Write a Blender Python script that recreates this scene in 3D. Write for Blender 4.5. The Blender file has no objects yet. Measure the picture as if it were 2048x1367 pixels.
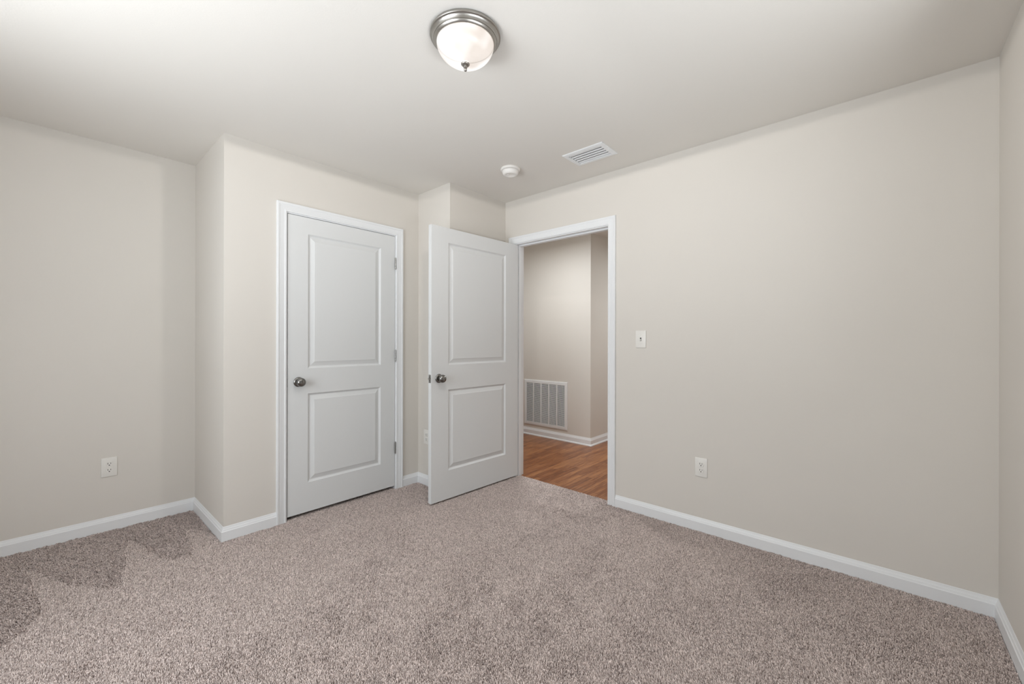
import bpy, bmesh, math
import numpy as np
from mathutils import Vector, Matrix

S = bpy.context.scene
COL = S.collection

# ------------------------------------------------------------------ camera
F_PX, YAW, CY, ROLL, CAM_H = 826.49, 0.72508, 680.35, 0.00186, 1.20043
cd = bpy.data.cameras.new('camera')
cam = bpy.data.objects.new('camera', cd)
COL.objects.link(cam)
cd.sensor_fit = 'HORIZONTAL'
cd.sensor_width = 36.0
cd.lens = 36.0 * F_PX / 2048.0
cd.shift_y = -(683.5 - CY) / 2048.0
cd.clip_start = 0.02
fw = Vector((math.cos(YAW), math.sin(YAW), 0))
rt = Vector((math.sin(YAW), -math.cos(YAW), 0))
up = Vector((0, 0, 1))
cx = rt * math.cos(ROLL) + up * math.sin(ROLL)
cyv = up * math.cos(ROLL) - rt * math.sin(ROLL)
M = Matrix((cx, cyv, -fw)).transposed().to_4x4()
M.translation = (0, 0, CAM_H)
cam.matrix_world = M
S.camera = cam

# ------------------------------------------------------------------ world, daylight, exposure
W = bpy.data.worlds.new('world')
S.world = W
W.use_nodes = True
W.node_tree.nodes['Background'].inputs[0].default_value = (0.82, 0.91, 1.0, 1)
W.node_tree.nodes['Background'].inputs[1].default_value = 0.3

S.view_settings.view_transform = 'Standard'
S.view_settings.look = 'None'
S.view_settings.gamma = 1.0
S.view_settings.use_curve_mapping = False
S.view_settings.exposure = 0.05
S.cycles.use_denoising = True
S.cycles.max_bounces = 12
S.cycles.diffuse_bounces = 8
S.cycles.caustics_reflective = False
S.cycles.caustics_refractive = False


def area_light(name, loc, direction, sx, sy, power, color):
    ld = bpy.data.lights.new(name, 'AREA')
    ld.shape = 'RECTANGLE'
    ld.size, ld.size_y = sx, sy
    ld.energy = power
    ld.color = color
    o = bpy.data.objects.new(name, ld)
    COL.objects.link(o)
    o.location = loc
    o.rotation_euler = Vector(direction).to_track_quat('-Z', 'Y').to_euler()
    return o


# daylight at the left window and at one added behind the camera: sky light at the opening, and light thrown up by the ground outside
XL, YF = -0.90, -0.394                      # left wall face, wall behind the camera
WY0, WY1, WX0, WX1, WZ0, WZ1 = 0.75, 2.25, 0.15, 1.65, 0.62, 2.08
WYC, WXC, WZC = (WY0 + WY1) / 2, (WX0 + WX1) / 2, (WZ0 + WZ1) / 2
area_light('left_sky_light', (XL - 0.16, WYC, WZC), (1, 0, 0), 1.5, 1.45, 55, (0.90, 0.955, 1.0))
area_light('left_ground_light', (XL - 1.3, WYC, -0.2), (1, 0, 0.9), 3.0, 1.6, 190, (0.92, 0.965, 1.0))
area_light('front_fill_light', (WXC, YF - 0.7, 0.2), (0, 1, 1.3), 2.4, 1.0, 114, (0.92, 0.965, 1.0))  # added fill, aimed up through the made-up window behind the camera

# ceiling lamp of the hall, above the door head and out of view
hl = bpy.data.lights.new('hall_ceiling_lamp', 'AREA')
hl.shape = 'DISK'
hl.size = 0.24
hl.energy = 17
hl.color = (0.95, 0.985, 1.0)
ho = bpy.data.objects.new('hall_ceiling_lamp', hl)
COL.objects.link(ho)
ho.location = (3.25, 2.72, 2.36)
h2 = bpy.data.objects.new('far_hall_fill', hl.copy())  # unseen fill light added to brighten the far hall wall
h2.data.energy = 19
COL.objects.link(h2)
h2.location = (4.7, 1.2, 2.36)

# ------------------------------------------------------------------ dimensions of the room (metres, camera above the origin)
H = 2.44
XR, YB = 2.7525, 3.644                      # right wall, back wall
XC, YC = 0.7069, 2.9338                     # closet block: outer corner
XD, YD = 2.1071, 2.5207                     # bulkhead beside the entry door
WT = 0.115                                  # wall thickness
XH, YH = 4.148, 2.470                       # hall corner
ZH = -0.008                                 # hall floor level


# ------------------------------------------------------------------ materials
def new_mat(name):
    m = bpy.data.materials.new(name)
    m.use_nodes = True
    nt = m.node_tree
    return m, nt, nt.nodes['Principled BSDF']


def paint(name, color, rough=0.6, bump=0.0, scale=260.0, spec=0.3, tone=0.0):
    m, nt, b = new_mat(name)
    b.inputs['Base Color'].default_value = (*color, 1)
    b.inputs['Roughness'].default_value = rough
    b.inputs['Specular IOR Level'].default_value = spec
    tc = nt.nodes.new('ShaderNodeTexCoord')
    if bump:
        n = nt.nodes.new('ShaderNodeTexNoise')
        n.inputs['Scale'].default_value = scale
        n.inputs['Detail'].default_value = 3
        nt.links.new(tc.outputs['Object'], n.inputs['Vector'])
        bp = nt.nodes.new('ShaderNodeBump')
        bp.inputs['Strength'].default_value = bump
        bp.inputs['Distance'].default_value = 0.002
        nt.links.new(n.outputs['Fac'], bp.inputs['Height'])
        nt.links.new(bp.outputs['Normal'], b.inputs['Normal'])
    if tone:
        n2 = nt.nodes.new('ShaderNodeTexNoise')
        n2.inputs['Scale'].default_value = 2.2
        n2.inputs['Detail'].default_value = 2
        nt.links.new(tc.outputs['Object'], n2.inputs['Vector'])
        mr = nt.nodes.new('ShaderNodeMapRange')
        mr.inputs['To Min'].default_value = 1 - tone
        mr.inputs['To Max'].default_value = 1 + tone
        nt.links.new(n2.outputs['Fac'], mr.inputs['Value'])
        mx = nt.nodes.new('ShaderNodeVectorMath')
        mx.operation = 'SCALE'
        mx.inputs[0].default_value = color
        nt.links.new(mr.outputs['Result'], mx.inputs['Scale'])
        nt.links.new(mx.outputs['Vector'], b.inputs['Base Color'])
    return m


def metal(name, color, rough, bump=0.0):
    m, nt, b = new_mat(name)
    b.inputs['Base Color'].default_value = (*color, 1)
    b.inputs['Metallic'].default_value = 1.0
    b.inputs['Roughness'].default_value = rough
    tc = nt.nodes.new('ShaderNodeTexCoord')
    n = nt.nodes.new('ShaderNodeTexNoise')
    n.inputs['Scale'].default_value = 90
    nt.links.new(tc.outputs['Object'], n.inputs['Vector'])
    mr = nt.nodes.new('ShaderNodeMapRange')
    mr.inputs['To Min'].default_value = rough * 0.85
    mr.inputs['To Max'].default_value = rough * 1.15
    nt.links.new(n.outputs['Fac'], mr.inputs['Value'])
    nt.links.new(mr.outputs['Result'], b.inputs['Roughness'])
    return m


WALL = paint('wall_paint', (0.665, 0.635, 0.592), 0.7, 0.10, 330, 0.25, 0.012)
CEIL = paint('ceiling_paint', (0.72, 0.694, 0.655), 0.85, 0.16, 150, 0.15)
TRIM = paint('trim_paint', (0.77, 0.785, 0.80), 0.38, 0.0, spec=0.4)
DOOR = paint('door_paint', (0.69, 0.703, 0.708), 0.42, 0.04, 500, 0.35)
PLASTIC = paint('white_plastic', (0.76, 0.745, 0.71), 0.35, 0.0, spec=0.45)
DETECT = paint('detector_plastic', (0.84, 0.82, 0.79), 0.4, 0.0, spec=0.4)
VENTW = paint('enamelled_metal', (0.78, 0.79, 0.80), 0.35, 0.0, spec=0.45)
DARK = paint('dark_slot', (0.015, 0.014, 0.013), 0.8)
DUCT = paint('duct_inside', (0.10, 0.10, 0.10), 0.7)
NICKEL = metal('brushed_nickel', (0.40, 0.385, 0.36), 0.34)
KNOBM = metal('dark_satin_nickel', (0.25, 0.245, 0.235), 0.18)
HINGEM = metal('hinge_metal', (0.40, 0.40, 0.39), 0.35)


def glass_material():
    """Thin frosted glass of the lit bowl: glows, lets the bulb's light through, has a faint gloss."""
    m = bpy.data.materials.new('frosted_lit_glass')
    m.use_nodes = True
    nt = m.node_tree
    nt.nodes.remove(nt.nodes['Principled BSDF'])
    tc = nt.nodes.new('ShaderNodeTexCoord')
    n = nt.nodes.new('ShaderNodeTexNoise')
    n.inputs['Scale'].default_value = 9
    n.inputs['Detail'].default_value = 1
    nt.links.new(tc.outputs['Object'], n.inputs['Vector'])
    cr = nt.nodes.new('ShaderNodeValToRGB')
    cr.color_ramp.elements[0].position = 0.36
    cr.color_ramp.elements[0].color = (0.40, 0.345, 0.305, 1)
    cr.color_ramp.elements[1].position = 0.60
    cr.color_ramp.elements[1].color = (0.66, 0.645, 0.635, 1)
    nt.links.new(n.outputs['Fac'], cr.inputs['Fac'])
    em = nt.nodes.new('ShaderNodeEmission')
    nt.links.new(cr.outputs['Color'], em.inputs['Color'])
    tr = nt.nodes.new('ShaderNodeBsdfTransparent')
    tr.inputs['Color'].default_value = (0.5, 0.5, 0.5, 1)
    gl = nt.nodes.new('ShaderNodeBsdfGlossy')
    gl.inputs['Roughness'].default_value = 0.3
    mx = nt.nodes.new('ShaderNodeMixShader')
    mx.inputs[0].default_value = 0.06
    nt.links.new(tr.outputs[0], mx.inputs[1])
    nt.links.new(gl.outputs[0], mx.inputs[2])
    ad = nt.nodes.new('ShaderNodeAddShader')
    nt.links.new(mx.outputs[0], ad.inputs[0])
    nt.links.new(em.outputs[0], ad.inputs[1])
    nt.links.new(ad.outputs[0], nt.nodes['Material Output'].inputs['Surface'])
    return m


GLASS = glass_material()


def wood_material():
    m, nt, b = new_mat('hall_wood_planks')
    b.inputs['Roughness'].default_value = 0.33
    b.inputs['Specular IOR Level'].default_value = 0.45
    tc = nt.nodes.new('ShaderNodeTexCoord')
    br = nt.nodes.new('ShaderNodeTexBrick')
    br.offset = 0.37
    br.offset_frequency = 2
    br.inputs['Scale'].default_value = 1.0
    br.inputs['Brick Width'].default_value = 0.48
    br.inputs['Row Height'].default_value = 0.047
    br.inputs['Mortar Size'].default_value = 0.0006
    br.inputs['Mortar Smooth'].default_value = 0.0
    br.inputs['Bias'].default_value = 0.0
    br.inputs['Color1'].default_value = (0, 0, 0, 1)
    br.inputs['Color2'].default_value = (1, 1, 1, 1)
    br.inputs['Mortar'].default_value = (0.0, 0.0, 0.0, 1)
    nt.links.new(tc.outputs['Object'], br.inputs['Vector'])
    mp = nt.nodes.new('ShaderNodeMapping')
    mp.inputs['Scale'].default_value = (3.5, 42, 1)
    nt.links.new(tc.outputs['Object'], mp.inputs['Vector'])
    n = nt.nodes.new('ShaderNodeTexNoise')
    n.inputs['Scale'].default_value = 1.6
    n.inputs['Detail'].default_value = 6
    n.inputs['Distortion'].default_value = 0.6
    nt.links.new(mp.outputs['Vector'], n.inputs['Vector'])
    ad = nt.nodes.new('ShaderNodeMath')
    ad.operation = 'MULTIPLY_ADD'
    nt.links.new(br.outputs['Color'], ad.inputs[0])
    ad.inputs[1].default_value = 0.30
    nt.links.new(n.outputs['Fac'], ad.inputs[2])
    cr = nt.nodes.new('ShaderNodeValToRGB')
    e = cr.color_ramp.elements
    e[0].position = 0.34
    e[0].color = (0.110, 0.036, 0.013, 1)
    e[1].position = 0.88
    e[1].color = (0.38, 0.168, 0.066, 1)
    mid = cr.color_ramp.elements.new(0.60)
    mid.color = (0.220, 0.080, 0.029, 1)
    nt.links.new(ad.outputs['Value'], cr.inputs['Fac'])
    nt.links.new(cr.outputs['Color'], b.inputs['Base Color'])
    return m


WOOD = wood_material()


def carpet_material():
    m, nt, b = new_mat('carpet_yarn')
    b.inputs['Roughness'].default_value = 0.9
    b.inputs['Specular IOR Level'].default_value = 0.15
    at = nt.nodes.new('ShaderNodeAttribute')
    at.attribute_name = 'yarn_tone'
    cr = nt.nodes.new('ShaderNodeValToRGB')
    e = cr.color_ramp.elements
    e[0].position = 0.0
    e[0].color = (0.33, 0.268, 0.246, 1)
    e[1].position = 1.0
    e[1].color = (0.93, 0.812, 0.768, 1)
    nt.links.new(at.outputs['Fac'], cr.inputs['Fac'])
    nt.links.new(cr.outputs['Color'], b.inputs['Base Color'])
    return m


CARPET = carpet_material()


# ------------------------------------------------------------------ mesh helpers
def link(name, bm, mat, parent=None, smooth=False, loc=None, angle=None):
    me = bpy.data.meshes.new(name)
    bmesh.ops.recalc_face_normals(bm, faces=bm.faces)
    if smooth:
        for f in bm.faces:
            f.smooth = True
        if angle:
            for e in bm.edges:
                if len(e.link_faces) == 2 and e.calc_face_angle(0) > math.radians(angle):
                    e.smooth = False
    bm.to_mesh(me)
    bm.free()
    me.materials.append(mat)
    o = bpy.data.objects.new(name, me)
    COL.objects.link(o)
    if parent:
        o.parent = parent
    if loc is not None:
        o.location = loc
    return o


def empty(name, loc, rot=(0, 0, 0)):
    o = bpy.data.objects.new(name, None)
    o.empty_display_size = 0.1
    COL.objects.link(o)
    o.location = loc
    o.rotation_euler = rot
    return o


def tag(o, label, cat, group=None, kind=None):
    o['label'] = label
    o['category'] = cat
    if group:
        o['group'] = group
    if kind:
        o['kind'] = kind
    return o


def struct(o, label, cat):
    return tag(o, label, cat, kind='structure')


def add_box(bm, lo, hi, bevel=0.0, seg=2):
    r = bmesh.ops.create_cube(bm, size=1.0)
    vs = r['verts']
    for v in vs:
        for i in range(3):
            v.co[i] = lo[i] + (v.co[i] + 0.5) * (hi[i] - lo[i])
    if bevel:
        es = list({e for v in vs for e in v.link_edges})
        bmesh.ops.bevel(bm, geom=es, offset=bevel, segments=seg, affect='EDGES', profile=0.5)
    return bm


def boxes(*bs):
    bm = bmesh.new()
    for lo, hi in bs:
        add_box(bm, lo, hi)
    return bm


def add_lathe(bm, prof, n=48, axis='Z', origin=(0, 0, 0)):
    """prof: (radius, height) pairs; revolved about the axis."""
    rings = []
    for r, h in prof:
        if r < 1e-6:
            rings.append([bm.verts.new(_ax(0, 0, h, axis, origin))])
        else:
            rings.append([bm.verts.new(_ax(r * math.cos(2 * math.pi * k / n), r * math.sin(2 * math.pi * k / n), h, axis, origin)) for k in range(n)])
    for a, b in zip(rings, rings[1:]):
        for k in range(n):
            k2 = (k + 1) % n
            if len(a) == 1 and len(b) == 1:
                continue
            if len(a) == 1:
                bm.faces.new((a[0], b[k], b[k2]))
            elif len(b) == 1:
                bm.faces.new((a[k], a[k2], b[0]))
            else:
                bm.faces.new((a[k], a[k2], b[k2], b[k]))
    return bm


def _ax(x, y, h, axis, o):
    if axis == 'Z':
        p = (x, y, h)
    elif axis == 'Y':
        p = (x, h, y)
    else:
        p = (h, x, y)
    return (p[0] + o[0], p[1] + o[1], p[2] + o[2])


def sweep(bm, path, prof, inward):
    """Mitred sweep. path: 3D points (open). prof: (d, t) pairs where d runs along the in-plane normal and t along 'inward' (fixed unit
    vector out of the plane holding the path). In-plane normal of a segment = inward x direction."""
    inward = Vector(inward).normalized()
    P = [Vector(p) for p in path]
    dirs = [(P[i + 1] - P[i]).normalized() for i in range(len(P) - 1)]
    nor = [inward.cross(d) for d in dirs]
    rings = []
    for i, p in enumerate(P):
        if i == 0:
            m = nor[0]
        elif i == len(P) - 1:
            m = nor[-1]
        else:
            m = (nor[i - 1] + nor[i])
            m = m / (m.dot(nor[i]))
        rings.append([bm.verts.new(p + m * d + inward * t) for d, t in prof])
    k = len(prof)
    for a, b in zip(rings, rings[1:]):
        for j in range(k):
            j2 = (j + 1) % k
            bm.faces.new((a[j], a[j2], b[j2], b[j]))
    bm.faces.new(rings[0])
    bm.faces.new(list(reversed(rings[-1])))
    return bm


# ------------------------------------------------------------------ room shell
FT = -0.03
o = link('floor', boxes(((XL - 0.2, YF - 0.2, -0.12), (XR + 0.0575, YB + 0.12, FT + 0.012))), CEIL)
struct(o, 'floor slab lying under the carpet of the bedroom', 'floor')

VX0, VX1, VY0, VY1 = 2.2965, 2.5075, 1.2895, 1.5895          # ceiling vent, with its duct opening
HX0, HX1, HY0, HY1 = VX0 + 0.029, VX1 - 0.029, VY0 + 0.029, VY1 - 0.029
o = link('ceiling', boxes(((XL - 0.2, YF - 0.2, H), (HX0, 4.8, H + 0.1)), ((HX1, YF - 0.2, H), (6.2, 4.8, H + 0.1)),
                          ((HX0, YF - 0.2, H), (HX1, HY0, H + 0.1)), ((HX0, HY1, H), (HX1, 4.8, H + 0.1))), CEIL)
struct(o, 'smooth off-white ceiling over the bedroom and hall', 'ceiling')


def wall(name, label, *bs):
    return struct(link(name, boxes(*bs), WALL), label, 'wall')


wall('wall_back', 'beige back wall of the recess at the far left, with one outlet', ((XL - WT, YB, FT), (XR, YB + WT, H)))
def prism(bm, pts):
    lo = [bm.verts.new((x, y, FT)) for x, y in pts]
    hi = [bm.verts.new((x, y, H)) for x, y in pts]
    n = len(pts)
    bm.faces.new(lo)
    bm.faces.new(hi)
    for k in range(n):
        bm.faces.new((lo[k], lo[(k + 1) % n], hi[(k + 1) % n], hi[k]))
    return bm


struct(link('wall_closet_side', prism(bmesh.new(), [(XC, YC), (XC + WT, YC + WT), (XC + WT, YB), (XC, YB)]), WALL),
       'narrow beige wall return where the closet block steps out at left', 'wall')
DX0, DX1, DZT = 1.0655, 1.8785, 2.040       # closet door slab
JX0, JX1, JZ = DX0 - 0.0042, DX1 + 0.003, DZT + 0.004
bm = boxes(((JX1 + 0.018, YC, FT), (XD, YC + WT, H)), ((JX0 - 0.018, YC, JZ + 0.018), (JX1 + 0.018, YC + WT, H)))
prism(bm, [(XC, YC), (JX0 - 0.018, YC), (JX0 - 0.018, YC + WT), (XC + WT, YC + WT)])
struct(link('wall_closet_front', bm, WALL), 'beige wall around the closed closet door', 'wall')
wall('wall_bulkhead', 'boxed beige wall corner standing behind the open door', ((XD, YD, FT), (XR, YB, H)))
EY0, EY1, EZ = 1.494, 2.402, 2.046          # clear opening of the entry door in the right wall
wall('wall_right', 'long beige right wall with entry doorway, switch and outlet',
     ((XR, YF - WT, FT), (XR + WT, EY0 - 0.018, H)),
     ((XR, EY1 + 0.018, FT), (XR + WT, YB + WT, H)),
     ((XR, EY0 - 0.018, EZ + 0.018), (XR + WT, EY1 + 0.018, H)))
wall('wall_front', 'beige wall at the right edge of the photo meeting the long right wall', ((XL - WT, YF - WT, FT), (WX0, YF, H)), ((WX1, YF - WT, FT), (XR, YF, H)),
     ((WX0, YF - WT, FT), (WX1, YF, WZ0)), ((WX0, YF - WT, WZ1), (WX1, YF, H)))
wall('wall_left', 'beige window wall outside the left edge of the photo',
     ((XL - WT, YF, FT), (XL, WY0, H)), ((XL - WT, WY1, FT), (XL, YB, H)),
     ((XL - WT, WY0, FT), (XL, WY1, WZ0)), ((XL - WT, WY0, WZ1), (XL, WY1, H)))
# hall beyond the doorway
wall('wall_hall', 'warm beige hall wall seen through the doorway, with return air grille',
     ((XH, YH, FT), (XH + WT, 4.7, H)), ((XH + WT, YH, FT), (6.1, YH + WT, H)))
wall('wall_hall_end', 'hall walls out of sight beyond the doorway',
     ((XR, YB + WT, FT), (XR + WT, 4.7, H)), ((XR + WT, 4.6, FT), (XH, 4.7, H)), ((XR + WT, 0.55, FT), (6.0, 0.65, H)), ((6.0, 0.55, FT), (6.1, YH, H)))
o = link('floor_hall', boxes(((XR + 0.0575, 0.5, -0.12), (6.2, 4.8, ZH))), WOOD)
struct(o, 'reddish brown wood plank floor of the hall through the doorway', 'floor')

# window of the left wall, and one added behind the camera for its light: frame, sill, glass
gm = bpy.data.materials.new('window_glass')
gm.use_nodes = True
nt = gm.node_tree
nt.nodes.remove(nt.nodes['Principled BSDF'])
tr = nt.nodes.new('ShaderNodeBsdfTransparent')
gl = nt.nodes.new('ShaderNodeBsdfGlossy')
gl.inputs['Roughness'].default_value = 0.02
mx = nt.nodes.new('ShaderNodeMixShader')
mx.inputs[0].default_value = 0.05
nt.links.new(tr.outputs[0], mx.inputs[1])
nt.links.new(gl.outputs[0], mx.inputs[2])
nt.links.new(mx.outputs[0], nt.nodes['Material Output'].inputs['Surface'])


def window(name, loc, rz, label):
    """local x runs into the room, y across the opening"""
    r = struct(empty(name, loc, (0, 0, rz)), label, 'window')
    hw, hz = (WY1 - WY0) / 2, WZ1 - WZ0
    bm = boxes(((-0.10, -hw, 0), (-0.03, -hw + 0.05, hz)), ((-0.10, hw - 0.05, 0), (-0.03, hw, hz)),
               ((-0.10, -hw + 0.05, 0), (-0.03, hw - 0.05, 0.05)), ((-0.10, -hw + 0.05, hz - 0.05), (-0.03, hw - 0.05, hz)),
               ((-0.09, -hw + 0.05, hz / 2 - 0.02), (-0.04, hw - 0.05, hz / 2 + 0.02)))
    link('window_frame', bm, TRIM, r)
    link('window_sill', boxes(((-0.03, -hw - 0.04, -0.025), (0.05, hw + 0.04, 0.0))), TRIM, r)
    link('pane', boxes(((-0.068, -hw + 0.05, 0.05), (-0.064, hw - 0.05, hz - 0.05))), gm, r)


window('window_1', (XL, WYC, WZ0), 0.0, 'white window on the left wall outside the photo')
window('added_window', (WXC, YF, WZ0), math.pi / 2, 'white window added behind the camera to let in more light')

# ------------------------------------------------------------------ baseboards
BT, BH = 0.0133, 0.0805
BASE_PROF = [(-0.03, 0.0), (-0.03, BT), (0.0535, BT), (0.0550, BT - 0.0020), (0.0560, BT - 0.0028), (0.0640, BT - 0.0050), (0.0660, BT - 0.0058),
             (0.0670, BT - 0.0072), (0.0740, BT - 0.0098), (0.0770, BT - 0.0102), (BH, BT - 0.0118), (BH, 0.0)]
SHOE = [(ZH, 0.0), (ZH, BT + 0.012), (ZH + 0.006, BT + 0.0115), (ZH + 0.012, BT + 0.009), (ZH + 0.016, BT + 0.004), (ZH + 0.018, BT - 0.001)]


def base_run(bm, path, prof=BASE_PROF):
    """path: 2D points along the wall face, with the room on the LEFT of the direction of travel; prof (z, offset from wall)."""
    P = [Vector((x, y)) for x, y in path]
    dirs = [(P[i + 1] - P[i]).normalized() for i in range(len(P) - 1)]
    nor = [Vector((-d.y, d.x)) for d in dirs]
    rings = []
    for i, p in enumerate(P):
        if i == 0:
            m = nor[0]
        elif i == len(P) - 1:
            m = nor[-1]
        else:
            m = nor[i - 1] + nor[i]
            m = m / m.dot(nor[i])
        rings.append([bm.verts.new((p.x + m.x * t, p.y + m.y * t, z)) for z, t in prof])
    k = len(prof)
    for a, b in zip(rings, rings[1:]):
        for j in range(k):
            bm.faces.new((a[j], a[(j + 1) % k], b[(j + 1) % k], b[j]))
    bm.faces.new(rings[0])
    bm.faces.new(list(reversed(rings[-1])))
    return bm


CW = 0.060                                  # casing width
CC0, CC1 = JX0 - 0.006 - CW, JX1 + 0.006 + CW            # outer edges of the closet casing
EC0, EC1 = EY0 - 0.006 - CW, EY1 + 0.006 + CW            # outer edges of the entry casing


def baseboard(name, label, *paths, prof=BASE_PROF):
    bm = bmesh.new()
    for p in paths:
        base_run(bm, p, prof)
    return struct(link(name, bm, TRIM), label, 'baseboard')


baseboard('baseboard_left', 'white baseboard running along the recess, around the closet corner to the closet casing',
          [(CC0, YC), (XC, YC), (XC, YB), (XL, YB), (XL, YF)])
baseboard('baseboard_bulkhead', 'short white baseboard in the corner between closet casing and open door',
          [(XR, EC1), (XR, YD), (XD, YD), (XD, YC), (CC1, YC)])
baseboard('baseboard_right', 'long white baseboard under the right wall, turning the corner at the far right',
          [(XL, YF), (XR, YF), (XR, EC0)])
hb = bmesh.new()
HP = [(6.0, YH), (XH, YH), (XH, 4.6)]
base_run(hb, HP[::1], [(z if z > 0 else ZH, t) for z, t in BASE_PROF])
base_run(hb, HP[::1], SHOE)
struct(link('baseboard_hall', hb, TRIM), 'white baseboard with shoe moulding along the hall wall', 'baseboard')

# ------------------------------------------------------------------ door casings and jambs
# casing profile: d = distance from the inner edge outward, t = projection from the wall
CAS = [(0.0, 0.0), (0.0, 0.0085), (0.0025, 0.0100), (0.010, 0.0105), (0.0125, 0.0085), (0.0155, 0.0088), (0.030, 0.0110), (0.039, 0.0135),
       (0.042, 0.0128), (0.0445, 0.0152), (0.048, 0.0166), (0.056, 0.0170), (0.0590, 0.0155), (CW, 0.0120), (CW, 0.0)]


def casing(bm, p0, p1, zt, axis, face, sign, z0):
    """U of mitred casing round an opening p0..p1 (inner edges), head at zt; on plane axis=face, projecting along sign."""
    if axis == 'y':
        pts = [(p0, face, z0), (p0, face, zt), (p1, face, zt), (p1, face, z0)]
        inward = Vector((0, sign, 0))
    else:
        pts = [(face, p0, z0), (face, p0, zt), (face, p1, zt), (face, p1, z0)]
        inward = Vector((sign, 0, 0))
    d = (Vector(pts[1]) - Vector(pts[0])).normalized()
    n = inward.cross(d)
    outward = (Vector(pts[0]) - Vector(pts[3])).normalized()
    s = 1 if n.dot(outward) > 0 else -1
    return sweep(bm, pts, [(x * s, t) for x, t in CAS], inward)


Z0 = -0.012
t1 = struct(empty('trim_1', ((DX0 + DX1) / 2, YC, 0)), 'white moulded casing framing the closed closet door', 'door trim')
IM = Matrix.Translation(-Vector(t1.location))
bm = casing(bmesh.new(), JX0 - 0.006, JX1 + 0.006, JZ + 0.006, 'y', YC, -1, Z0)
bm.transform(IM)
link('casing', bm, TRIM, t1, True, angle=25)
bm = boxes(((JX0 - 0.018, YC, Z0), (JX0, YC + WT, JZ)), ((JX1, YC, Z0), (JX1 + 0.018, YC + WT, JZ)),
           ((JX0 - 0.018, YC, JZ), (JX1 + 0.018, YC + WT, JZ + 0.018)),
           ((JX0, YC + 0.040, Z0), (JX0 + 0.011, YC + 0.075, JZ)), ((JX1 - 0.011, YC + 0.040, Z0), (JX1, YC + 0.075, JZ)),
           ((JX0 + 0.011, YC + 0.040, JZ - 0.011), (JX1 - 0.011, YC + 0.075, JZ)))
bm.transform(IM)
link('jamb', bm, TRIM, t1)

t2 = struct(empty('trim_2', (XR, (EY0 + EY1) / 2, 0)), 'white moulded casing framing the open doorway to the hall', 'door trim')
IM = Matrix.Translation(-Vector(t2.location))
bm = casing(bmesh.new(), EY0 - 0.006, EY1 + 0.006, EZ + 0.006, 'x', XR, -1, Z0)
bm.transform(IM)
link('casing', bm, TRIM, t2, True, angle=25)
bm = casing(bmesh.new(), EY0 - 0.006, EY1 + 0.006, EZ + 0.006, 'x', XR + WT, 1, ZH)
bm.transform(IM)
link('casing', bm, TRIM, t2, True, angle=25)
bm = boxes(((XR, EY0 - 0.018, Z0), (XR + WT, EY0, EZ)), ((XR, EY1, Z0), (XR + WT, EY1 + 0.018, EZ)),
           ((XR, EY0 - 0.018, EZ), (XR + WT, EY1 + 0.018, EZ + 0.018)),
           ((XR + 0.040, EY0, Z0), (XR + 0.075, EY0 + 0.011, EZ)), ((XR + 0.040, EY1 - 0.011, Z0), (XR + 0.075, EY1, EZ)),
           ((XR + 0.040, EY0 + 0.011, EZ - 0.011), (XR + 0.075, EY1 - 0.011, EZ)))
bm.transform(IM)
link('jamb', bm, TRIM, t2)
bm = boxes(((XR + 0.004, EY0, 0.895), (XR + 0.034, EY0 + 0.0016, 0.955)))
bm.transform(IM)
link('strike_plate', bm, KNOBM, t2)


# ------------------------------------------------------------------ doors
def door_slab(w, h, t, panels):
    """Slab with x 0..w, z 0..h, y 0..t; both faces carry sunk raised-field panels (x0, x1, z0, z1)."""
    bm = bmesh.new()
    xs0, xs1 = panels[0][0], panels[0][1]
    zs = sorted([p[2] for p in panels] + [p[3] for p in panels])
    rings = [(0.0, 0.0), (0.003, 0.0032), (0.010, 0.0098), (0.0145, 0.0112), (0.019, 0.0102), (0.041, 0.0032), (0.0440, 0.0014), (0.0462, 0.0010)]
    for side in (0, 1):
        y0 = 0.0 if side == 0 else t
        sg = 1 if side == 0 else -1

        def quad(a, b, c, d):
            bm.faces.new([bm.verts.new((p[0], y0, p[1])) for p in (a, b, c, d)])
        quad((0, 0), (xs0, 0), (xs0, h), (0, h))
        quad((xs1, 0), (w, 0), (w, h), (xs1, h))
        quad((xs0, 0), (xs1, 0), (xs1, zs[0]), (xs0, zs[0]))
        quad((xs0, zs[1]), (xs1, zs[1]), (xs1, zs[2]), (xs0, zs[2]))
        quad((xs0, zs[3]), (xs1, zs[3]), (xs1, h), (xs0, h))
        for x0, x1, z0, z1 in panels:
            prev = None
            for ins, dep in rings:
                y = y0 + sg * dep
                r = [bm.verts.new(c) for c in ((x0 + ins, y, z0 + ins), (x1 - ins, y, z0 + ins), (x1 - ins, y, z1 - ins), (x0 + ins, y, z1 - ins))]
                if prev:
                    for k in range(4):
                        bm.faces.new((prev[k], prev[(k + 1) % 4], r[(k + 1) % 4], r[k]))
                prev = r
            bm.faces.new(prev)
    for a, b in (((0, 0), (w, 0)), ((w, 0), (w, h)), ((w, h), (0, h)), ((0, h), (0, 0))):
        bm.faces.new([bm.verts.new(c) for c in ((a[0], 0, a[1]), (b[0], 0, b[1]), (b[0], t, b[1]), (a[0], t, a[1]))])
    bmesh.ops.remove_doubles(bm, verts=bm.verts, dist=1e-5)
    return bm


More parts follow.
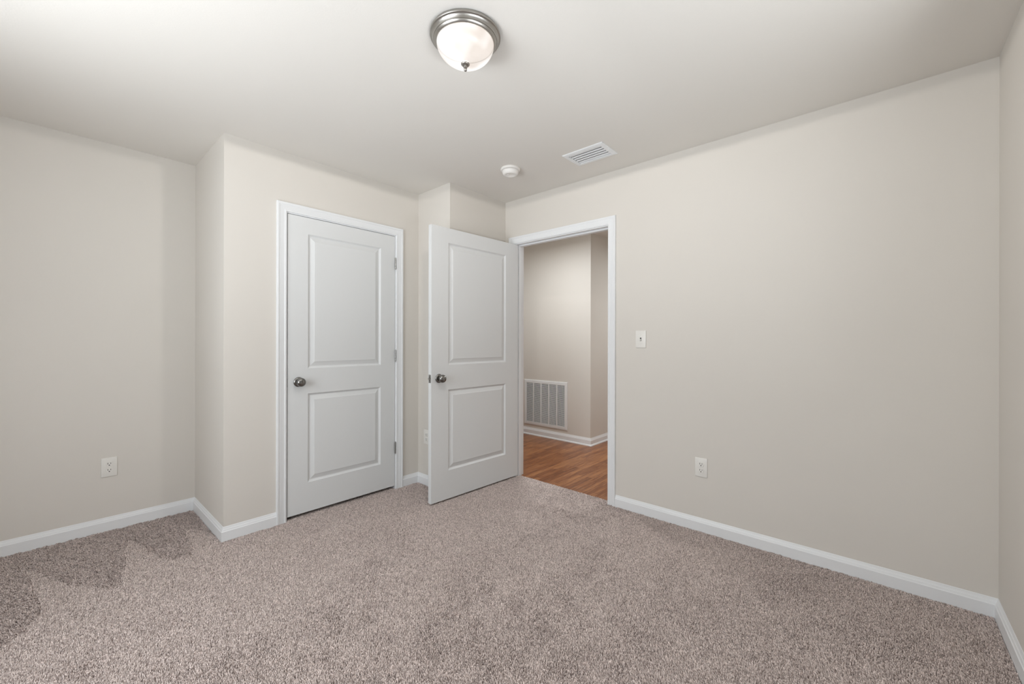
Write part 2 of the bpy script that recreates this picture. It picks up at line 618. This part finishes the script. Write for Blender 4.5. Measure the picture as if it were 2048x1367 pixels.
def knob(parent, x, y, z, sg):
    """Round door knob on rosette, standing out along y*sg."""
    ros = [(0.0, 0.0), (0.0335, 0.0), (0.0335, 0.002), (0.0320, 0.0055), (0.027, 0.0085), (0.018, 0.0105), (0.0, 0.0105)]
    kn = [(0.0, 0.008), (0.0125, 0.008), (0.0115, 0.018), (0.0125, 0.026), (0.0205, 0.0275), (0.0270, 0.0335), (0.0298, 0.0415), (0.0292, 0.0485),
          (0.0258, 0.0555), (0.0195, 0.0605), (0.0110, 0.0630), (0.0, 0.0636)]
    k = link('door_knob', add_lathe(bmesh.new(), [(r, h * sg) for r, h in kn], 40, 'Y'), KNOBM, parent, True, (x, y, z), 40)
    link('rosette', add_lathe(bmesh.new(), [(r, h * sg) for r, h in ros], 40, 'Y'), KNOBM, k, True, angle=40)
    return k


def hinge(parent, x, y, zc, leaf_dir):
    bm = bmesh.new()
    n = 5
    hh = 0.089
    for i in range(n):
        z0 = zc - hh / 2 + hh * i / n + 0.0006
        z1 = zc - hh / 2 + hh * (i + 1) / n - 0.0006
        add_lathe(bm, [(0.0, z0), (0.0062, z0), (0.0062, z1), (0.0, z1)], 16, 'Z', (x, y, 0))
    add_lathe(bm, [(0.0, zc + hh / 2), (0.0045, zc + hh / 2), (0.0045, zc + hh / 2 + 0.004), (0.0, zc + hh / 2 + 0.005)], 12, 'Z', (x, y, 0))
    add_lathe(bm, [(0.0, zc - hh / 2 - 0.004), (0.004, zc - hh / 2 - 0.003), (0.0045, zc - hh / 2), (0.0, zc - hh / 2)], 12, 'Z', (x, y, 0))
    add_box(bm, (min(x, x + leaf_dir[0]), min(y, y + leaf_dir[1]) , zc - hh / 2), (max(x, x + leaf_dir[0]) , max(y, y + leaf_dir[1]) + 0.0012, zc + hh / 2))
    return link('hinge', bm, HINGEM, parent, True, angle=35)


DZ0 = 0.022
d1 = struct(empty('door_1', (DX0, YC, DZ0)), 'closed white two-panel closet door with nickel knob at its left', 'door')
hgt = DZT - DZ0
link('door_leaf', door_slab(DX1 - DX0, hgt, 0.035, [(0.131, 0.6865, 0.833 - 0.612 - DZ0 + 0.001, 0.833 - DZ0), (0.131, 0.6865, 1.006 - DZ0, 1.927 - DZ0)]), DOOR, d1, loc=(0, 0.001, 0))
knob(d1, 0.070, 0.001, 0.917 - DZ0, -1)
bm = boxes(((-0.0012, 0.006, 0.885 - DZ0), (0.0, 0.031, 0.945 - DZ0)))
link('latch_plate', bm, KNOBM, d1)
for zc in (1.8205, 1.075, 0.3295):
    hinge(d1, DX1 - DX0 + 0.0015, -0.0052, zc - DZ0, (0.0, 0.012))

# entry door, swung open a little past ninety degrees; local x runs from the free edge to the hinge edge, y 0 is the face towards the camera
DW = 0.9175
ang = math.radians(-2.3106)
d2 = struct(empty('door_2', (1.8530, 2.4230, 0.0115), (0, 0, ang)), 'open white two-panel door standing ajar into the room beside the hall doorway', 'door')
link('door_leaf', door_slab(DW, 2.0305, 0.035, [(0.153, 0.765, 0.2115, 0.8185), (0.153, 0.765, 1.004, 1.9195)]), DOOR, d2)
knob(d2, 0.069, 0.0, 0.9085, -1)
knob(d2, 0.069, 0.035, 0.9085, 1)
lp = link('latch_plate', boxes(((-0.0014, 0.0055, 0.879), (0.0, 0.0295, 0.938))), KNOBM, d2)
bm = bmesh.new()
add_box(bm, (-0.0115, 0.011, 0.9015), (-0.0014, 0.024, 0.9155), 0.002)
link('latch_bolt', bm, NICKEL, lp)
for zz in (0.8855, 0.9315):
    link('screw', add_lathe(bmesh.new(), [(0.0, -0.0022), (0.003, -0.0020), (0.0038, -0.0012)], 14, 'X', (0, 0.0175, zz)), NICKEL, lp, True)
for zc in (1.82, 1.075, 0.33):
    hinge(d2, DW + 0.004, 0.0405, zc - 0.0115, (0.0, -0.03))


# ------------------------------------------------------------------ ceiling light
LX, LY = 1.1305, 1.2575
lamp = tag(empty('ceiling_light', (LX, LY, H)), 'round flush ceiling light with brushed nickel pan and lit frosted glass bowl', 'ceiling light')
pan = [(0.0, 0.0), (0.138, 0.0), (0.1395, -0.003), (0.1425, -0.0065), (0.1428, -0.0105), (0.1408, -0.0135), (0.1375, -0.0142), (0.1345, -0.0165), (0.1315, -0.0205),
       (0.1295, -0.0245), (0.1285, -0.0275), (0.1255, -0.0278), (0.0, -0.0278)]
link('canopy', add_lathe(bmesh.new(), pan, 96), NICKEL, lamp, True, angle=38)
link('bowl_evening_disc', add_lathe(bmesh.new(), [(0.0, -0.0281), (0.1090, -0.0281), (0.1142, -0.0355), (0.1142, -0.0368), (0.0, -0.0368)], 96), DETECT, lamp, True, angle=38)  # white disc added so the bowl looks evenly bright
ring = [(0.110, -0.0270), (0.1262, -0.0272), (0.1268, -0.0290), (0.1250, -0.0325), (0.1215, -0.0350), (0.1190, -0.0372), (0.1165, -0.0378), (0.110, -0.0360)]
link('trim_ring', add_lathe(bmesh.new(), ring + [ring[0]], 96), NICKEL, lamp, True, angle=38)
bowl = [(0.1135, -0.0330)]
for k in range(0, 19):
    a = math.pi / 2 * k / 18
    bowl.append((0.1155 * math.cos(a) ** 0.92 if k < 18 else 0.0, -0.0385 - 0.0785 * math.sin(a) ** 1.08))
link('glass_shade', add_lathe(bmesh.new(), bowl, 96), GLASS, lamp, True)
fin = [(0.0, -0.1155), (0.0175, -0.1160), (0.0182, -0.1180), (0.0165, -0.1215), (0.0105, -0.1240), (0.0060, -0.1250), (0.0055, -0.1290), (0.0078, -0.1310),
       (0.0078, -0.1330), (0.0050, -0.1350), (0.0058, -0.1375), (0.0070, -0.1405), (0.0062, -0.1440), (0.0035, -0.1465), (0.0, -0.1472)]
link('finial', add_lathe(bmesh.new(), fin, 32), NICKEL, lamp, True, angle=50)
ld = bpy.data.lights.new('ceiling_lamp', 'SPOT')
ld.energy = 82
ld.color = (1.0, 0.965, 0.92)
ld.spot_size = math.radians(180)
ld.spot_blend = 0.0
ld.shadow_soft_size = 0.035
lo = bpy.data.objects.new('ceiling_lamp', ld)
COL.objects.link(lo)
lo.location = (LX, LY, H - 0.043)

# ------------------------------------------------------------------ smoke detector
sd = tag(empty('smoke_detector', (2.227, 1.992, H)), 'small round white smoke detector on the ceiling left of the air vent', 'smoke detector')
link('mounting_base', add_lathe(bmesh.new(), [(0.0, 0.0), (0.0685, 0.0), (0.0705, -0.003), (0.0705, -0.011), (0.0680, -0.0145), (0.0585, -0.0155), (0.0, -0.0155)], 64), DETECT, sd, True, angle=35)
link('sensor_slot', add_lathe(bmesh.new(), [(0.0, -0.0150), (0.0545, -0.0150), (0.0545, -0.0185), (0.0, -0.0185)], 64), DUCT, sd, True, angle=35)
link('body', add_lathe(bmesh.new(), [(0.0, -0.0178), (0.0590, -0.0178), (0.0600, -0.0200), (0.0585, -0.0290), (0.0550, -0.0370), (0.0490, -0.0430), (0.0420, -0.0455), (0.0340, -0.0450),
                                     (0.0300, -0.0425), (0.0, -0.0420)], 64), DETECT, sd, True, angle=35)
link('test_button', add_lathe(bmesh.new(), [(0.0, -0.0415), (0.0110, -0.0415), (0.0110, -0.0440), (0.0100, -0.0450), (0.0, -0.0450)], 24, 'Z', (-0.012, 0.012, 0)), DETECT, sd, True, angle=35)

# ------------------------------------------------------------------ ceiling vent (long side along y)
vr = tag(empty('ceiling_vent', ((VX0 + VX1) / 2, (VY0 + VY1) / 2, H)), 'white rectangular louvred air supply vent on the ceiling near the right wall', 'vent')
hx, hy = (VX1 - VX0) / 2, (VY1 - VY0) / 2
bm = bmesh.new()
ix, iy = hx - 0.030, hy - 0.030
prof = [(0.0, 0.0, 0.0), (0.0, 0.0, -0.004), (0.004, 0.004, -0.0065), (0.024, 0.024, -0.0095), (0.030, 0.030, -0.0085), (0.030, 0.030, 0.0)]
prev = first = None
for a, b, z in prof:
    r = [bm.verts.new(c) for c in ((-hx + a, -hy + b, z), (hx - a, -hy + b, z), (hx - a, hy - b, z), (-hx + a, hy - b, z))]
    if prev:
        for k in range(4):
            bm.faces.new((prev[k], prev[(k + 1) % 4], r[(k + 1) % 4], r[k]))
    else:
        first = r
    prev = r
link('vent_frame', bm, VENTW, vr)
link('duct', boxes(((-ix, -iy, 0.090), (ix, iy, 0.099)), ((-ix - 0.001, -iy, 0.0), (-ix + 0.001, iy, 0.09)), ((ix - 0.001, -iy, 0.0), (ix + 0.001, iy, 0.09)),
                   ((-ix, -iy - 0.001, 0.0), (ix, -iy + 0.001, 0.09)), ((-ix, iy - 0.001, 0.0), (ix, iy + 0.001, 0.09))), DUCT, vr)
nb = 5
for i in range(nb):
    xc = -ix + (i + 0.5) * 2 * ix / nb
    lean = 0.011 if i < 3 else 0.010
    bm = bmesh.new()
    pts = []
    for k in range(6):
        s = k / 5
        pts.append((xc - 0.006 + 0.011 * s ** 1.6, 0.0012 - 0.0052 * s) if k < 5 else (xc + 0.0085, -0.0035))
    a = [bm.verts.new((x, -iy, z)) for x, z in pts]
    b = [bm.verts.new((x, iy, z)) for x, z in pts]
    a2 = [bm.verts.new((x + 0.0011, -iy, z + 0.0006)) for x, z in pts]
    b2 = [bm.verts.new((x + 0.0011, iy, z + 0.0006)) for x, z in pts]
    for k in range(5):
        bm.faces.new((a[k], a[k + 1], b[k + 1], b[k]))
        bm.faces.new((a2[k], b2[k], b2[k + 1], a2[k + 1]))
    bm.faces.new((a[5], a2[5], b2[5], b[5]))
    bm.faces.new((a[0], b[0], b2[0], a2[0]))
    link('blade', bm, VENTW, vr, True, angle=60)
for sx, sy in ((0, -hy + 0.012), (0, hy - 0.012)):
    link('screw', add_lathe(bmesh.new(), [(0.0, -0.0105), (0.0025, -0.0102), (0.0038, -0.0085), (0.0038, -0.006)], 14, 'Z', (sx, sy, 0)), VENTW, vr, True)


# ------------------------------------------------------------------ return air grille in the hall (on the wall plane x = XH, facing -x)
def at_hall(z):
    return z


GY0, GY1, GZ0, GZ1 = 2.783, 3.452, 0.122, 0.697
gr = tag(empty('return_air_grille', (XH, (GY0 + GY1) / 2, GZ0)), 'large white return air grille low on the hall wall through the doorway', 'grille')
gw, gh = (GY1 - GY0) / 2, GZ1 - GZ0
bm = bmesh.new()
prev = None
for a, x in ((0.0, 0.0), (0.0, -0.006), (0.003, -0.009), (0.014, -0.011), (0.016, -0.008), (0.018, -0.011), (0.036, -0.012), (0.038, -0.010), (0.038, 0.0)):
    r = [bm.verts.new(c) for c in ((x, -gw + a, a), (x, gw - a, a), (x, gw - a, gh - a), (x, -gw + a, gh - a))]
    if prev:
        for k in range(4):
            bm.faces.new((prev[k], prev[(k + 1) % 4], r[(k + 1) % 4], r[k]))
    prev = r
link('grille_frame', bm, VENTW, gr)
link('shade_backing', boxes(((-0.0018, -gw + 0.036, 0.036), (-0.0006, gw - 0.036, gh - 0.036))), DARK, gr)  # near-black sheet, painted as the shade behind the louvers
iw = gw - 0.038
ncol = 5
bar = 0.013
cw = (2 * iw - (ncol - 1) * bar) / ncol
for c in range(ncol):
    y0 = -iw + c * (cw + bar)
    if c:
        link('divider_bar', boxes(((-0.0115, y0 - bar, 0.037), (-0.002, y0, gh - 0.037))), VENTW, gr)
    bm = bmesh.new()
    nl = 42
    for k in range(nl):
        zc = 0.038 + (k + 0.5) * (gh - 0.076) / nl
        p = [(-0.0108, zc - 0.0030), (-0.0108, zc - 0.0020), (-0.0028, zc + 0.0030), (-0.0028, zc + 0.0020)]
        A = [bm.verts.new((x, y0, z)) for x, z in p]
        B = [bm.verts.new((x, y0 + cw, z)) for x, z in p]
        for j in range(4):
            bm.faces.new((A[j], A[(j + 1) % 4], B[(j + 1) % 4], B[j]))
    link('louver_panel', bm, VENTW, gr)


# ------------------------------------------------------------------ outlets and switch: local x across, z up, y towards the wall (front at -y)
def cover_plate(bm, w, h, holes=()):
    add_box(bm, (-w / 2, -0.0055, -h / 2), (w / 2, 0.0, h / 2), 0.0025, 3)
    return bm


def disc(r_, flat, y0, y1, zc, n=40):
    bm = bmesh.new()
    ring0, ring1 = [], []
    for k in range(n):
        a = 2 * math.pi * k / n
        x, z = r_ * math.cos(a), r_ * math.sin(a)
        z = max(-flat, min(flat, z)) + zc
        ring0.append(bm.verts.new((x, y0, z)))
        ring1.append(bm.verts.new((x * 0.95, y1, (z - zc) * 0.95 + zc)))
    for k in range(n):
        bm.faces.new((ring0[k], ring0[(k + 1) % n], ring1[(k + 1) % n], ring1[k]))
    bm.faces.new(ring1)
    return bm


def outlet(loc, rz, label):
    r = tag(empty('wall_outlet', loc, (0, 0, rz)), label, 'outlet', 'white duplex wall outlets')
    link('cover_plate', cover_plate(bmesh.new(), 0.0745, 0.1195), PLASTIC, r, True, angle=40)
    link('rim_line', boxes(((-0.0185, -0.0058, -0.0365), (0.0185, -0.0050, 0.0365))), PLASTIC, r)
    for zc in (0.0195, -0.0195):
        q = link('receptacle', disc(0.0172, 0.0142, -0.005, -0.0085, zc), PLASTIC, r, True, angle=40)
        link('slots', boxes(((-0.0078, -0.0088, zc - 0.0005), (-0.0052, -0.0080, zc + 0.0088)), ((0.0055, -0.0088, zc + 0.0005), (0.0079, -0.0080, zc + 0.0080)),
                            ((-0.0028, -0.0088, zc - 0.0095), (0.0028, -0.0080, zc - 0.0042))), DARK, q)
    link('screw', add_lathe(bmesh.new(), [(0.0, -0.0075), (0.0022, -0.0072), (0.0032, -0.0056)], 14, 'Y'), PLASTIC, r, True)
    return r


outlet((0.268, YB, 0.395), 0.0, 'white duplex outlet on the back wall of the recess at far left')
outlet((XR, 0.8365, 0.4005), -math.pi / 2, 'white duplex outlet low on the long right wall below and right of the switch')
outlet((XD, 2.811, 0.3955), -math.pi / 2, 'white duplex outlet half hidden behind the free edge of the open door')

sw = tag(empty('light_switch', (XR, 1.2375, 1.210), (0, 0, -math.pi / 2)), 'white toggle light switch on the right wall beside the doorway casing', 'light switch')
link('cover_plate', cover_plate(bmesh.new(), 0.0755, 0.1205), PLASTIC, sw, True, angle=40)
link('toggle_slot', boxes(((-0.0052, -0.0060, -0.0120), (0.0052, -0.0050, 0.0120))), DUCT, sw)
bm = bmesh.new()
add_box(bm, (-0.0042, -0.0165, -0.0045), (0.0042, -0.0050, 0.0045), 0.0015)
bmesh.ops.rotate(bm, verts=bm.verts, cent=(0, 0, 0), matrix=Matrix.Rotation(math.radians(24), 3, 'X'))
link('toggle', bm, PLASTIC, sw)
for zc in (0.0300, -0.0300):
    link('screw', add_lathe(bmesh.new(), [(0.0, -0.0072), (0.0022, -0.0068), (0.0032, -0.0053)], 14, 'Y', (0, 0, zc)), PLASTIC, sw, True)


# ------------------------------------------------------------------ carpet: backing and pile
rng = np.random.default_rng(7)


def smooth_noise(x, y, scale, seed):
    """Value noise with cosine interpolation, range about -1..1."""
    r = np.random.default_rng(seed)
    g = r.uniform(-1, 1, (256, 256))
    u, v = x / scale + 40.37, y / scale + 40.71
    i, j = np.floor(u).astype(int), np.floor(v).astype(int)
    fu, fv = u - i, v - j
    fu, fv = fu * fu * (3 - 2 * fu), fv * fv * (3 - 2 * fv)
    i, j = i % 255, j % 255
    return (g[i, j] * (1 - fu) * (1 - fv) + g[i + 1, j] * fu * (1 - fv) + g[i, j + 1] * (1 - fu) * fv + g[i + 1, j + 1] * fu * fv)


def in_poly(x, y, poly):
    inside = np.zeros(x.shape, bool)
    n = len(poly)
    for k in range(n):
        x0, y0 = poly[k]
        x1, y1 = poly[(k + 1) % n]
        c = ((y0 > y) != (y1 > y)) & (x < (x1 - x0) * (y - y0) / (y1 - y0 + 1e-12) + x0)
        inside ^= c
    return inside


def tuft_grid(pitch):
    gx = np.arange(XL, XR + 0.062, pitch)
    gy = np.arange(YF, YB, pitch)
    x, y = np.meshgrid(gx, gy)
    x[1::2] += pitch / 2
    x, y = x.ravel(), y.ravel()
    return x + rng.uniform(-0.45, 0.45, x.size) * pitch, y + rng.uniform(-0.45, 0.45, y.size) * pitch


xa, ya = tuft_grid(0.0040)                   # fine pile in the middle and far part of the room
xb, yb = tuft_grid(0.0056)                   # coarser pile along the window walls, behind the camera
fa, fb = (0.748 * xa + 0.663 * ya) > 1.15, (0.748 * xb + 0.663 * yb) <= 1.15
X, Y = np.concatenate([xa[fa], xb[fb]]), np.concatenate([ya[fa], yb[fb]])
b_ = BT + 0.001
keep = (X > XL + b_) & (Y > YF + b_) & (Y < YB - b_)
keep &= ~((X > XR - b_) & ((Y < EY0 + 0.002) | (Y > EY1 - 0.002)))
keep &= ~((X > XC - b_) & (Y > YC - b_) & ((X < JX0 + 0.002) | (X > JX1 - 0.002) | (Y > YC + 0.15)))
keep &= ~((X > XD - b_) & (Y > YD - b_))
keep &= ~((X > XR + 0.0) & (X > XR + 0.058))
X, Y = X[keep], Y[keep]
N = X.size
# direction of the pile: brushed tracks left by a vacuum cleaner along the left side, soft footprints elsewhere
D0 = [(-0.9, 3.7), (-0.17, 3.7), (-0.061, 3.326), (-0.04, 3.03), (-0.015, 2.755), (-0.055, 2.635), (-0.116, 2.558), (-0.5, 2.2), (-0.9, 2.2)]
D1 = [(-0.17, 3.7), (-0.061, 3.326), (0.016, 3.103), (0.097, 2.937), (0.199, 2.779), (0.251, 2.764), (0.298, 3.217), (0.334, 3.372), (0.36, 3.7)]
D2 = [(0.36, 3.7), (0.334, 3.372), (0.394, 3.085), (0.451, 2.885), (0.544, 2.859), (0.575, 3.084), (0.60, 3.3), (0.70, 3.05), (0.72, 3.7)]
wx = X + 0.012 * smooth_noise(X, Y, 0.05, 3)
wy = Y + 0.012 * smooth_noise(X, Y, 0.05, 4)
dark = in_poly(wx, wy, D0) | in_poly(wx, wy, D1) | in_poly(wx, wy, D2)
ca, sa = math.cos(0.5), math.sin(0.5)
U, V = X * ca + Y * sa, -X * sa + Y * ca
blot = 0.55 * smooth_noise(U, V * 1.5, 0.30, 11) + 0.55 * smooth_noise(U, V * 1.7, 0.13, 12) + 0.45 * smooth_noise(X, Y, 0.05, 13)
nap = 0.36 + 0.95 * blot
edge = np.clip((X - 2.30) / 0.35, 0, 1) * np.clip((1.7 - Y) / 0.6, 0, 1)          # pile leaned back in a strip along the right wall
nap -= (0.35 + 0.35 * np.clip(Y / 0.9, 0, 1)) * edge * (0.7 + 0.6 * smooth_noise(X, Y, 0.12, 14))
nook = np.clip((X - 1.62) / 0.2, 0, 1) * np.clip((Y - 2.45) / 0.25, 0, 1)          # corner behind the open door
nap -= 0.8 * nook
track = np.clip((0.80 - X) / 0.25, 0, 1) * np.clip((Y - 2.30) / 0.3, 0, 1)          # freshly brushed light tracks
nap += track * (0.40 - 0.6 * blot)
nap = np.where(dark, -1.45 + 0.2 * blot, nap)
nap = np.clip(nap, -1.6, 1.2)
LEAN = 0.0042
AW = 1.05                                    # brushing direction in the floor plane
ruffle = np.clip(0.70 - 0.55 * nap, 0.25, 1.4)                                   # pile brushed back stands open and shows its gaps
cl = 0.0020 * ruffle
lx = nap * LEAN * math.cos(AW) + cl * smooth_noise(X, Y, 0.0085, 31) + rng.normal(0, 0.0010, N)
ly = nap * LEAN * math.sin(AW) + cl * smooth_noise(X, Y, 0.0085, 32) + rng.normal(0, 0.0010, N)
hgt_ = 0.0100 + rng.normal(0, 0.0009, N) + 0.0030 * ruffle * smooth_noise(X, Y, 0.0105, 21) + 0.0008 * smooth_noise(X, Y, 0.05, 22)
rot = rng.uniform(0, 2 * math.pi, N)
rb, rm, rtp = 0.0019, 0.0023, 0.0011
ZB = -0.011
co = np.zeros((N, 9, 3), np.float32)
for k in range(3):
    a = rot + k * 2 * math.pi / 3
    co[:, k, 0] = X + rb * np.cos(a)
    co[:, k, 1] = Y + rb * np.sin(a)
    co[:, k, 2] = ZB
    co[:, 3 + k, 0] = X + 0.55 * lx + rm * np.cos(a + 0.5)
    co[:, 3 + k, 1] = Y + 0.55 * ly + rm * np.sin(a + 0.5)
    co[:, 3 + k, 2] = ZB + hgt_ * 0.72 + rng.normal(0, 0.0006, N)
    co[:, 6 + k, 0] = X + lx + rtp * np.cos(a + 1.0)
    co[:, 6 + k, 1] = Y + ly + rtp * np.sin(a + 1.0)
    co[:, 6 + k, 2] = ZB + hgt_ + rng.normal(0, 0.0005, N)
tone = np.clip(0.5 + rng.normal(0, 0.31, N), 0, 1).astype(np.float32)
base_i = (np.arange(N, dtype=np.int32) * 9)[:, None]
quads = np.array([[0, 1, 4, 3], [1, 2, 5, 4], [2, 0, 3, 5], [3, 4, 7, 6], [4, 5, 8, 7], [5, 3, 6, 8]], np.int32)
loops = np.concatenate([(base_i[:, :, None] + quads[None]).reshape(N, 24), base_i + np.array([[6, 7, 8]], np.int32)], axis=1).ravel()
lt = np.tile(np.array([4, 4, 4, 4, 4, 4, 3], np.int32), N)
ls = np.concatenate([[0], np.cumsum(lt)[:-1]]).astype(np.int32)
verts = co.reshape(-1, 3)
# backing sheets
rects = [(XL, YF, XR, YD), (XL, YD, XD, YC), (XL, YC, XC, YB), (JX0, YC, JX1, YC + 0.2), (XR, EY0, XR + 0.0575, EY1)]
bv, bl = [], []
for x0, y0, x1, y1 in rects:
    i0 = len(verts) + len(bv)
    bv += [(x0, y0, ZB), (x1, y0, ZB), (x1, y1, ZB), (x0, y1, ZB)]
    bl += [i0, i0 + 1, i0 + 2, i0 + 3]
verts = np.concatenate([verts, np.array(bv, np.float32)])
ls = np.concatenate([ls, len(loops) + 4 * np.arange(len(rects), dtype=np.int32)]).astype(np.int32)
lt = np.concatenate([lt, np.full(len(rects), 4, np.int32)])
loops = np.concatenate([loops, np.array(bl, np.int32)])
me = bpy.data.meshes.new('carpet')
me.vertices.add(len(verts))
me.vertices.foreach_set('co', verts.ravel())
me.loops.add(len(loops))
me.loops.foreach_set('vertex_index', loops)
me.polygons.add(len(ls))
me.polygons.foreach_set('loop_start', ls)
at = me.attributes.new('yarn_tone', 'FLOAT', 'POINT')
tv = np.concatenate([np.repeat(tone, 9), np.full(len(bv), 0.0, np.float32)])
at.data.foreach_set('value', tv.astype(np.float32))
me.update(calc_edges=True)
me.materials.append(CARPET)
cp = bpy.data.objects.new('carpet', me)
COL.objects.link(cp)
tag(cp, 'taupe pink cut-pile carpet covering the bedroom floor, with vacuum marks at left', 'carpet', kind='stuff')
